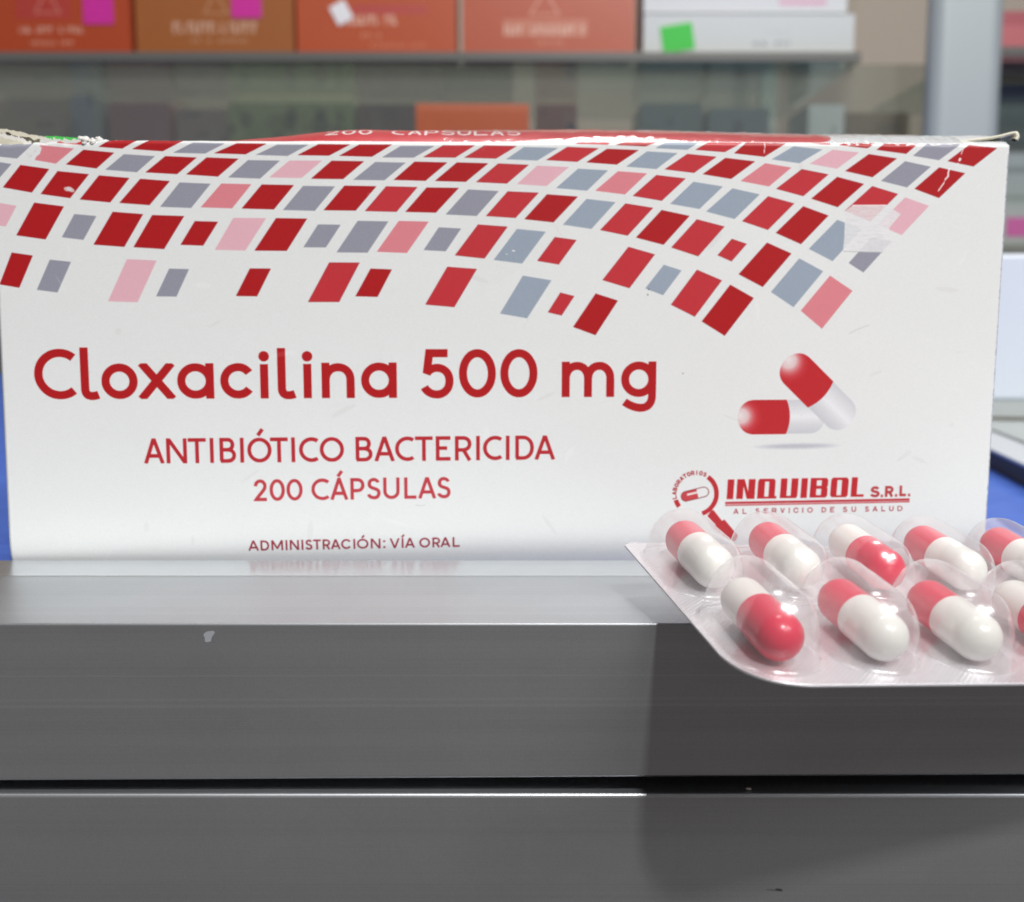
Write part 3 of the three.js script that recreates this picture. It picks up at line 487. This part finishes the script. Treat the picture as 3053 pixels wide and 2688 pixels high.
part('price_sticker', ragged(-94.2, -86.2, () => 85.2, (u) => 86.6 - (u + 94) * 0.05 + 0.12 * noise(u * 1.1, 4), 0.15, 0.16).translate(0, 0, -0.0019), new THREE.MeshStandardMaterial({ color: 0x4fc85a, roughness: 0.5 }), box).userData.label = 'bright green price sticker on the torn edge';
{
  const lumps = [];
  for (let k = 0; k < 34; k++) {
    const u = -87.2 + rnd() * 4.6, s = 0.18 + rnd() * 0.34, g = mergeVertices(new THREE.IcosahedronGeometry(s * mm, 1).deleteAttribute('uv').deleteAttribute('normal'), 1e-7), p = g.attributes.position;
    for (let i = 0; i < p.count; i++) { const f = 0.65 + 0.7 * rnd(); p.setXYZ(i, p.getX(i) * f * 1.3, p.getY(i) * f, p.getZ(i) * f); }
    g.computeVertexNormals();
    lumps.push(g.translate(u * mm, (84.75 + rnd() * 1.3) * mm, (-0.2 - rnd() * 0.9) * mm));
  }
  part('torn_fibre', mergeGeometries(lumps), paper, box);
}
// flap end sticking out at the right corner
{
  const c = new THREE.CatmullRomCurve3([[93.6, 86.5, -2.2], [96, 86.95, -2.0], [99, 87.25, -1.6], [102, 87.75, -1.2], [104.6, 88.35, -0.9], [105.3, 88.3, -0.8], [105.5, 87.6, -0.7], [105.2, 87.0, -0.6]].map(([x, y, z]) => new THREE.Vector3(x * mm, y * mm, z * mm)));
  const n = 60, ring = [[-0.28, -5], [0.28, -5], [0.3, 0.2], [0, 0.42], [-0.3, 0.2]];
  const up = new THREE.Vector3(0, 1, 0);
  part('corner_flap', sheet(n, ring.length, (i, j) => {
    const p = c.getPoint(i), t = c.getTangent(i), nrm = new THREE.Vector3().crossVectors(new THREE.Vector3(0, 0, 1), t).normalize(), [a, b] = ring[Math.round(j * ring.length) % ring.length], k = 1.0 + 0.6 * smooth(0.55, 0.9, i);
    return [p.x + nrm.x * a * k * mm, p.y + nrm.y * a * k * mm, p.z + b * mm * (b < 0 ? 1 - 0.7 * smooth(0.7, 1, i) : 1), i, j];
  }), new THREE.MeshStandardMaterial({ color: 0xdedbc9, roughness: 0.7, side: THREE.DoubleSide }), box);
}

// ------------------------------------------------------------------ blister pack and its capsules
const PACK = { o: [0.03259, 0.00573, 0.04708], yaw: 0.20854, tilt: 0.14973, roll: -0.06564, pitch: 0.01583, row: 0.02742, r: 0.00361 };
const sep = PACK.r * 3.63, hc = PACK.r * 1.1;
const packTurn = new THREE.Euler(PACK.tilt, PACK.yaw, PACK.roll, 'YXZ'), packQ = new THREE.Quaternion().setFromEuler(packTurn);
const pack = thing('blister_pack', 'clear blister pack with silver foil overhanging the front edge of the counter', 'blister pack', PACK.o);
pack.rotation.copy(packTurn);
{
  const x0 = -0.00812, x1 = 4 * PACK.pitch + 0.0081, z0 = -0.02189, z1 = 0.03512;
  const s = new THREE.Shape(), cr = [0.0015, 0.003, 0.008, 0.0095];
  s.moveTo(x0 + cr[0], -z0); s.lineTo(x1 - cr[1], -z0); s.quadraticCurveTo(x1, -z0, x1, -z0 - cr[1]); s.lineTo(x1, -z1 + cr[2]); s.quadraticCurveTo(x1, -z1, x1 - cr[2], -z1);
  s.lineTo(x0 + cr[3], -z1); s.bezierCurveTo(x0 + cr[3] * 0.42, -z1 + 0.0006, x0 + 0.0008, -z1 + cr[3] * 0.35, x0, -z1 + cr[3]); s.lineTo(x0, -z0 - cr[0]); s.lineTo(x0 + cr[0], -z0);
  const g = new THREE.ExtrudeGeometry(s, { depth: 0.00028, bevelEnabled: true, bevelSize: 0.00006, bevelThickness: 0.00006, bevelSegments: 1, curveSegments: 14 });
  g.rotateX(-Math.PI / 2).translate(0, -0.00028, 0);
  // pressed diagonal weave of the foil
  const weave = field(256, 256, (x, y) => { const a = (x + y) / 256 * 2 * Math.PI * 8, b = (x - y) / 256 * 2 * Math.PI * 8; return 0.5 + 0.25 * Math.sin(a) + 0.25 * Math.sin(b); });
  weave.repeat.set(140, 140);
  const foil = new THREE.MeshPhysicalMaterial({ color: 0xebe9ee, metalness: 0.55, roughness: 0.27, bumpMap: weave, bumpScale: 0.000065, clearcoat: 0.6, clearcoatRoughness: 0.12 });
  const hem = new THREE.MeshPhysicalMaterial({ color: 0xdcdbe0, metalness: 0.4, roughness: 0.4 });
  part('foil', g, [foil, hem], pack);
  // one thermoformed pocket
  const zn = PACK.r + 0.0009, zf = -sep - PACK.r - 0.003, W = 0.0064, Hh = 0.0097, len = (zn - zf) / 2, mid = (zn + zf) / 2;
  const ring = (rad, y) => { const a = len - W, pts = []; for (let k = 0; k < 48; k++) { const th = k / 48 * 2 * Math.PI, c = Math.cos(th), q = Math.sin(th); pts.push([rad * c, y, mid + (q >= 0 ? a : -a) + rad * q]); } return pts; };
  const levels = [[W + 0.0009, 0.00012], [W + 0.0004, 0.0002], [W + 0.0001, 0.0006]];
  for (let k = 1; k <= 16; k++) { const ph = k / 16 * Math.PI / 2; levels.push([Math.max(W * Math.cos(ph) ** 0.82, 0.00001), 0.0006 + (Hh - 0.0006) * Math.sin(ph) ** 0.9]); }
  const P = [], I = [];
  levels.forEach(([r, y]) => ring(r, y).forEach((q) => P.push(...q)));
  for (let l = 0; l < levels.length - 1; l++) for (let k = 0; k < 48; k++) { const a = l * 48 + k, b = l * 48 + (k + 1) % 48; I.push(a, b, b + 48, a, b + 48, a + 48); }
  const last = (levels.length - 1) * 48; for (let k = 1; k < 47; k++) I.push(last, last + k, last + k + 1);
  const dome = new THREE.BufferGeometry();
  dome.setAttribute('position', new THREE.Float32BufferAttribute(P, 3)); dome.setIndex(I.map((v, i) => I[i - i % 3 + 2 - i % 3])); dome.computeVertexNormals();
  const plastic = new THREE.MeshPhysicalMaterial({ color: 0xffffff, transmission: 0.945, thickness: 0, roughness: 0.22, ior: 2.15, specularIntensity: 1, side: THREE.DoubleSide });
  for (const row of [0, 1]) for (let k = 0; k < 5; k++) { const m = part('pocket', dome, plastic, pack); m.position.set(k * PACK.pitch, 0, row * PACK.row); if (row) m.scale.y = 1.1; else m.scale.y = 0.94; }
}
const gel = (color) => new THREE.MeshPhysicalMaterial({ color, roughness: 0.34, clearcoat: 0.35, clearcoatRoughness: 0.1, ior: 1.45 });
const WHITE_GEL = gel(new THREE.Color(0.9, 0.89, 0.85)), RED_GEL = gel(new THREE.Color(0.8, 0.012, 0.07));
function halfCapsule(r, lip) {                              // along +z from the middle to one end
  const p = [];
  const c = sep / 2;
  p.push([r * 0.9, -lip], [r * 0.985, -lip + 0.00004], [r, -lip + 0.00018], [r, c * 0.5]);
  for (let k = 0; k <= 16; k++) { const a = k / 16 * Math.PI / 2; p.push([r * Math.cos(a), c + r * Math.sin(a)]); }
  return new THREE.LatheGeometry(p.map(([x, y]) => new THREE.Vector2(Math.max(x, 1e-6), y)), 40).rotateX(Math.PI / 2);
}
const nearHalf = halfCapsule(PACK.r, 0.0006), farHalf = halfCapsule(PACK.r * 0.965, 0.001).rotateY(Math.PI);
function makeCapsule(redNear) {
  const o = new THREE.Group();
  part('capsule_cap', nearHalf, redNear ? RED_GEL : WHITE_GEL, o);
  part('capsule_body', farHalf, redNear ? WHITE_GEL : RED_GEL, o);
  return o;
}
const protoWhite = makeCapsule(false), protoRed = makeCapsule(true);
// [row, column, red end towards the viewer, sideways shift, lengthwise shift, label]
const CAPS = [
  [0, 0, 0, 0.0001, 0.0003, 'white and red capsule at the rear left corner of the blister pack'],
  [0, 1, 0, 0.0001, 0.0002, 'white and red capsule in the rear row, right beside the rear left corner one'],
  [0, 2, 1, 0, 0.0001, 'capsule with red end forward in the rear row between white-ended ones'],
  [0, 3, 0, -0.0001, -0.0002, 'white and red capsule in the rear row just right of the red-ended one'],
  [0, 4, 0, 0, -0.0004, 'rearmost right capsule, white end cut off by the photo edge, before the blue top'],
  [1, 0, 1, -0.0006, 0.0002, 'capsule with shiny red end forward in the front left pocket of the pack'],
  [1, 1, 0, 0, 0.0002, 'white and red capsule in the front row beside the front left red-ended one'],
  [1, 2, 0, -0.0004, 0.0003, 'white and red capsule in the front row, second right of the red-ended one'],
  [1, 3, 1, -0.0003, -0.0003, 'capsule at the front right, cut by the photo edge, red end forward'],
];
for (const [row, col, red, dx, dz, label] of CAPS) {
  const o = (red ? protoRed : protoWhite).clone();
  o.name = numbered('capsule');
  const p = new THREE.Vector3(col * PACK.pitch + dx, hc, row * PACK.row - sep / 2 + dz).applyQuaternion(packQ).add(new THREE.Vector3(...PACK.o));
  o.position.copy(p); o.quaternion.copy(packQ);
  o.rotateZ((hash(row, col) - 0.5) * 2); o.rotateY((hash(col, row + 5) - 0.5) * 0.04);
  scene.add(o);
  tag(o, label, 'capsule', 'capsules in the blister pack');
}

// ------------------------------------------------------------------ pale device on the right behind the carton
{
  const d = thing('desk_device', 'pale grey flat device with upright white back, half hidden right of the carton', 'device', [0.1798, -0.0091, -0.1635]);
  d.scale.setScalar(1.1105);
  d.rotation.y = -0.154;
  const white = new THREE.MeshPhysicalMaterial({ color: 0xd5d9de, roughness: 0.4 }), grey = new THREE.MeshStandardMaterial({ color: 0xb9bfbe, roughness: 0.5 }), dark = new THREE.MeshStandardMaterial({ color: 0x6e6a64, roughness: 0.9 });
  part('side_band', new THREE.BoxGeometry(0.22, 0.0058, 0.2).translate(0.1102, 0.0029, -0.045), dark, d);
  part('base_plate', new RoundedBoxGeometry(0.222, 0.0012, 0.202, 2, 0.0005).translate(0.1102, 0.0064, -0.045), white, d);
  part('deck', new THREE.BoxGeometry(0.2, 0.001, 0.19).translate(0.115, 0.0075, -0.045), grey, d);
  part('hinge_line', new THREE.BoxGeometry(0.2, 0.0016, 0.004).translate(0.115, 0.0088, -0.142), dark, d);
  part('hinge_bar', new THREE.BoxGeometry(0.2, 0.007, 0.005).translate(0.115, 0.0131, -0.1425), grey, d);
  part('back_panel', new RoundedBoxGeometry(0.2, 0.0625, 0.006, 2, 0.002).translate(0.115, 0.0478, -0.1425), new THREE.MeshPhysicalMaterial({ color: 0xdfe6f0, roughness: 0.35 }), d);
}

// ------------------------------------------------------------------ shelf cabinet behind, out of focus
{
  const cab = thing('shelf_cabinet', 'glass shelved pharmacy cabinet with pale upright post in the background', 'cabinet');
  const glass = new THREE.MeshPhysicalMaterial({ color: 0xe6eeea, transmission: 1, thickness: 0, roughness: 0.04, ior: 1.5 });
  const rim = new THREE.MeshPhysicalMaterial({ color: 0x6b6a62, roughness: 0.35 });
  const post = new THREE.MeshPhysicalMaterial({ color: 0xb6beba, roughness: 0.45, metalness: 0.1 });
  const back = new THREE.MeshStandardMaterial({ color: 0xbcb0a3, roughness: 0.8 });
  part('back_panel', new THREE.BoxGeometry(2.6, 1.6, 0.02).translate(0, 0.2, -1.5), back, cab);
  for (const [x, y, w] of [[-0.1225, 0.3018, 0.935], [-0.1, 0.085, 0.98], [0.815, 0.307, 0.7], [0.815, 0.108, 0.7]]) part('shelf_edge', new RoundedBoxGeometry(w, 0.0095, 0.003, 2, 0.001).translate(x, y, -0.9345), rim, cab);
  part('glass_shelf', new THREE.BoxGeometry(0.935, 0.0095, 0.34).translate(-0.1225, 0.3018, -1.107), glass, cab);
  part('glass_shelf', new THREE.BoxGeometry(0.98, 0.0095, 0.34).translate(-0.1, 0.085, -1.107), glass, cab);
  part('glass_shelf', new THREE.BoxGeometry(0.7, 0.008, 0.34).translate(0.815, 0.307, -1.107), glass, cab);
  part('glass_shelf', new THREE.BoxGeometry(0.7, 0.01, 0.34).translate(0.815, 0.108, -1.107), glass, cab);
  part('sliding_pane', new THREE.BoxGeometry(1.06, 0.5, 0.004).translate(-0.1, 0.0485, -0.955), new THREE.MeshPhysicalMaterial({ color: 0xe9ece8, transmission: 0.935, thickness: 0, roughness: 0.1, ior: 1.4 }), cab);
  part('shelf_post', new RoundedBoxGeometry(0.068, 1.3, 0.03, 5, 0.0145).translate(0.4195, 0.2, -0.865), post, cab);
  part('rear_post', new THREE.BoxGeometry(0.02, 1.3, 0.02).translate(0.335, 0.2, -1.31), post, cab);
}
// cartons standing on the upper shelf
function cartonFace(base, paint, w = 256, h = 256) {
  const c = canvas(w, h), g = c.getContext('2d');
  g.fillStyle = base; g.fillRect(0, 0, w, h);
  paint?.(g, w, h);
  grain(c, 10, 2, 2);
  return new THREE.MeshPhysicalMaterial({ map: canvasMap(c), roughness: 0.4, clearcoat: 0.3, clearcoatRoughness: 0.2 });
}
// illegible far-off print: rows of small strokes
function scribble(g, x, y, w, h, ink) {
  g.fillStyle = ink;
  for (let k = x; k < x + w;) { const s = 3 + rnd() * 5; if (rnd() > 0.12) { g.fillRect(k, y, s * 0.5, h); g.fillRect(k, y + (rnd() > 0.5 ? 0 : h * 0.7), s, h * 0.28); } k += s + 2; }
}
function stockBox(name, label, group, [x0, x1, y0, y1, z, depth], face, side, turn = 0) {
  const t = thing(name, label, 'carton', [(x0 + x1) / 2, y0, z - depth / 2], group);
  t.rotation.y = turn;
  const w = x1 - x0, h = y1 - y0, b = new THREE.BoxGeometry(w, h, depth).translate(0, h / 2, 0);
  part('carton_body', b, [side, side, side, side, face, side], t);
  return t;
}
const flat = (c, r = 0.5) => new THREE.MeshStandardMaterial({ color: c, roughness: r });
const sticker = (t, x, y, w, h, z, color, label, turn = 0) => { const m = part('price_sticker', new RoundedBoxGeometry(w, h, 0.0006, 1, 0.0002).rotateZ(turn).translate(x, y, z + 0.0004), flat(color, 0.6), t); m.userData.label = label; return m; };
const SH = 0.3067;
{
  const flask = (g, x, y, s, ink) => { g.strokeStyle = ink; g.lineWidth = 3; g.beginPath(); g.moveTo(x - s * 0.2, y - s); g.lineTo(x - s * 0.2, y - s * 0.4); g.lineTo(x - s * 0.6, y + s * 0.5); g.lineTo(x + s * 0.6, y + s * 0.5); g.lineTo(x + s * 0.2, y - s * 0.4); g.lineTo(x + s * 0.2, y - s); g.closePath(); g.stroke(); };
  const orange = flat(0xb8532e, 0.5);
  const spec = [
    [-0.5376, -0.3816, 0.118, '#b94a26', 'orange carton with a pink sticker, farthest left on the glass shelf', (g) => { g.fillStyle = 'rgba(190,60,70,0.55)'; g.fillRect(70, 120, 90, 60); scribble(g, 75, 196, 98, 13, '#e2b49c'); scribble(g, 92, 226, 68, 8, '#d9a68c'); flask(g, 122, 150, 34, 'rgba(230,190,170,0.5)'); }],
    [-0.377, -0.2183, 0.118, '#a8622f', 'brownish orange carton with pink sticker and pale text, second from the left on the shelf', (g) => { scribble(g, 60, 184, 140, 24, '#d9b096'); flask(g, 130, 150, 32, 'rgba(225,190,165,0.5)'); scribble(g, 90, 220, 90, 7, '#c79a7c'); }],
    [-0.215, -0.0556, 0.118, '#c0542c', 'orange carton with a white spot above its pale text on the shelf', (g) => { g.fillStyle = 'rgba(190,70,80,0.6)'; g.fillRect(90, 150, 120, 20); scribble(g, 78, 172, 82, 20, '#ecbfa8'); scribble(g, 104, 210, 44, 9, '#d98e6c'); scribble(g, 118, 232, 90, 6, '#d6825e'); }],
    [-0.0494, 0.1228, 0.118, '#be5838', 'orange carton with flask drawing and pale text beside the white cartons', (g) => { scribble(g, 62, 192, 122, 20, '#e6b8a2'); g.fillStyle = 'rgba(230,185,165,0.35)'; g.fillRect(60, 178, 126, 36); flask(g, 122, 150, 36, 'rgba(236,196,176,0.6)'); scribble(g, 110, 224, 36, 7, '#d88d6e'); }],
  ];
  spec.forEach(([x0, x1, h, base, label, paint], i) => {
    const t = stockBox('orange_carton', label, 'orange cartons on the glass shelf', [x0, x1, SH, SH + h, -0.95 - i % 2 * 0.004, 0.055], cartonFace(base, paint), orange);
    if (i === 0) sticker(t, 0.047, 0.046, 0.03, 0.032, 0.0275, 0xd8289a, 'fluorescent pink price sticker');
    if (i === 1) sticker(t, 0.032, 0.052, 0.03, 0.03, 0.0275, 0xd8289a, 'fluorescent pink price sticker');
    if (i === 2) sticker(t, -0.035, 0.041, 0.017, 0.02, 0.0275, 0xf4f2ee, 'small white round patch', 0.5);
  });
  const pale = flat(0xd6dad8, 0.45);
  const w1 = stockBox('white_carton', 'flat white carton with a green sticker lying on the glass shelf', 'white cartons on the glass shelf', [0.1309, 0.3406, SH, SH + 0.0385, -0.945, 0.08], cartonFace('#cfd2cd', (g) => { g.fillStyle = '#c9cccf'; g.fillRect(0, 0, 256, 10); scribble(g, 134, 176, 42, 26, '#8d9096'); scribble(g, 150, 110, 30, 10, '#b9bcc0'); }), pale);
  sticker(w1, -0.071, 0.0155, 0.032, 0.026, 0.04, 0x48d24e, 'bright green price sticker', 0.16);
  stockBox('white_carton', 'flat white carton stacked on top of the green stickered one', 'white cartons on the glass shelf', [0.1312, 0.334, SH + 0.0412, SH + 0.09, -0.95, 0.075], cartonFace('#d4d6d6', (g) => { g.fillStyle = '#d9a4b8'; g.fillRect(170, 190, 60, 30); }), pale);
  // lower shelf: duller stock standing in the shade of the shelf above
  const LOW = 0.0905;
  const low = [
    [-0.6246, -0.5162, 0.3, -1.15, '#e0ccb0', 'brownish grey carton at the far left under the glass shelf'],
    [-0.5079, -0.4825, 0.2985, -1.12, '#c3cccd', 'narrow pale blue grey carton standing under the glass shelf'],
    [-0.4754, -0.404, 0.296, -1.15, '#d9a09a', 'dull maroon carton beside the narrow pale one'],
    [-0.3993, -0.3358, 0.29, -1.16, '#d8bfae', 'taupe carton between the maroon and the green ones'],
    [-0.3294, -0.185, 0.292, -1.13, '#d5df9a', 'mottled green carton under the second orange one'],
    [-0.1828, -0.0827, 0.294, -1.15, '#a88c7c', 'dark brown carton right of the mottled green one'],
    [-0.0794, 0.0014, 0.288, -1.14, '#7c625a', 'darkest brown carton behind the small orange one'],
    [0.0289, 0.0767, 0.294, -1.15, '#de9480', 'reddish brown carton with a blue edge under the shelf'],
    [0.0785, 0.1481, 0.262, -1.16, '#d3d8d2', 'low grey carton under the end of the orange row'],
    [0.1491, 0.2195, 0.29, -1.12, '#c0c9c0', 'pale green grey carton under the green sticker'],
    [0.2299, 0.3009, 0.288, -1.14, '#c6cfcb', 'slate grey carton under the white cartons'],
    [0.3441, 0.3861, 0.29, -1.13, '#ccd6d4', 'pale narrow carton left of the cabinet post'],
    [0.3995, 0.475, 0.288, -1.17, '#9a866a', 'brown carton with a yellow patch behind the cabinet post'],
  ];
  for (const [x0, x1, y1, z, base, label] of low) {
    const t = stockBox('stock_carton', label, 'cartons on the lower shelf', [x0, x1, LOW, y1, z, 0.1], cartonFace(base, (g) => {
      for (let k = 0; k < 7; k++) { g.fillStyle = `rgba(${rnd() > 0.5 ? '220,215,205' : '50,44,44'},${(0.08 + rnd() * 0.16).toFixed(2)})`; g.fillRect(rnd() * 220, rnd() * 120, 20 + rnd() * 90, 6 + rnd() * 34); }
      if (base === '#d5df9a') for (let k = 0; k < 60; k++) { g.fillStyle = rnd() > 0.5 ? 'rgba(170,185,110,0.35)' : 'rgba(60,70,60,0.35)'; g.beginPath(); g.arc(rnd() * 256, rnd() * 130, 5 + rnd() * 14, 0, 7); g.fill(); }
      if (base === '#de9480') { g.fillStyle = '#34406e'; g.fillRect(190, 30, 60, 60); }
      if (base === '#9a866a') { g.fillStyle = '#b79a3c'; g.beginPath(); g.ellipse(110, 60, 90, 22, -0.12, 0, 7); g.fill(); }
    }), flat(base, 0.6));
  }
  // small orange carton on the counter top just behind the big one
  const ob = stockBox('orange_carton', 'small orange carton in clear wrap peeping over the big white carton', undefined, [-0.0737, 0.0122, 0.085, 0.2085, -0.66, 0.05], cartonFace('#b95a30', (g) => { g.fillStyle = '#c46a44'; g.fillRect(0, 0, 256, 10); }), flat(0xb95a30, 0.4), 0.03);
  part('clear_wrap', sheet(30, 10, (i, j) => [(-0.044 + 0.088 * i), 0.1 + 0.0242 * j, 0.0262 + 0.0006 * fbm(i * 9, j * 5), i, j]), new THREE.MeshPhysicalMaterial({ color: 0xffffff, transmission: 1, thickness: 0, roughness: 0.08, ior: 1.5, side: THREE.DoubleSide }), ob);
  // stock on the shelves right of the post
  const pk = stockBox('pink_carton', 'pinkish red carton on the shelf right of the cabinet post', undefined, [0.505, 0.62, 0.311, 0.362, -1.0, 0.12], cartonFace('#cc6b70', (g) => { g.fillStyle = '#b8565e'; g.fillRect(0, 0, 256, 70); }), flat(0xc86468));
  stockBox('stock_carton', 'dull green grey carton under the pinkish one, right of the post', 'cartons on the right shelves', [0.5, 0.62, 0.225, 0.3, -1.06, 0.1], cartonFace('#6f7670'), flat(0x6f7670));
  stockBox('stock_carton', 'pale striped carton low on the right shelves above the pink sticker', 'cartons on the right shelves', [0.5, 0.62, 0.163, 0.2245, -1.05, 0.1], cartonFace('#a9b3b0', (g) => { g.fillStyle = '#8d9794'; g.fillRect(0, 60, 256, 30); g.fillRect(0, 190, 256, 20); }), flat(0xa9b3b0));
  const pw = stockBox('stock_carton', 'whitish carton with a pink sticker just above the pale device', 'cartons on the right shelves', [0.5, 0.62, 0.113, 0.1625, -1.0, 0.12], cartonFace('#b9bdb4', (g) => { g.fillStyle = '#8f9186'; g.fillRect(0, 200, 256, 56); }), flat(0xb9bdb4));
  sticker(pw, -0.018, 0.028, 0.034, 0.02, 0.06, 0xd66aa6, 'pink price sticker');
}
renderer.render(scene, camera);
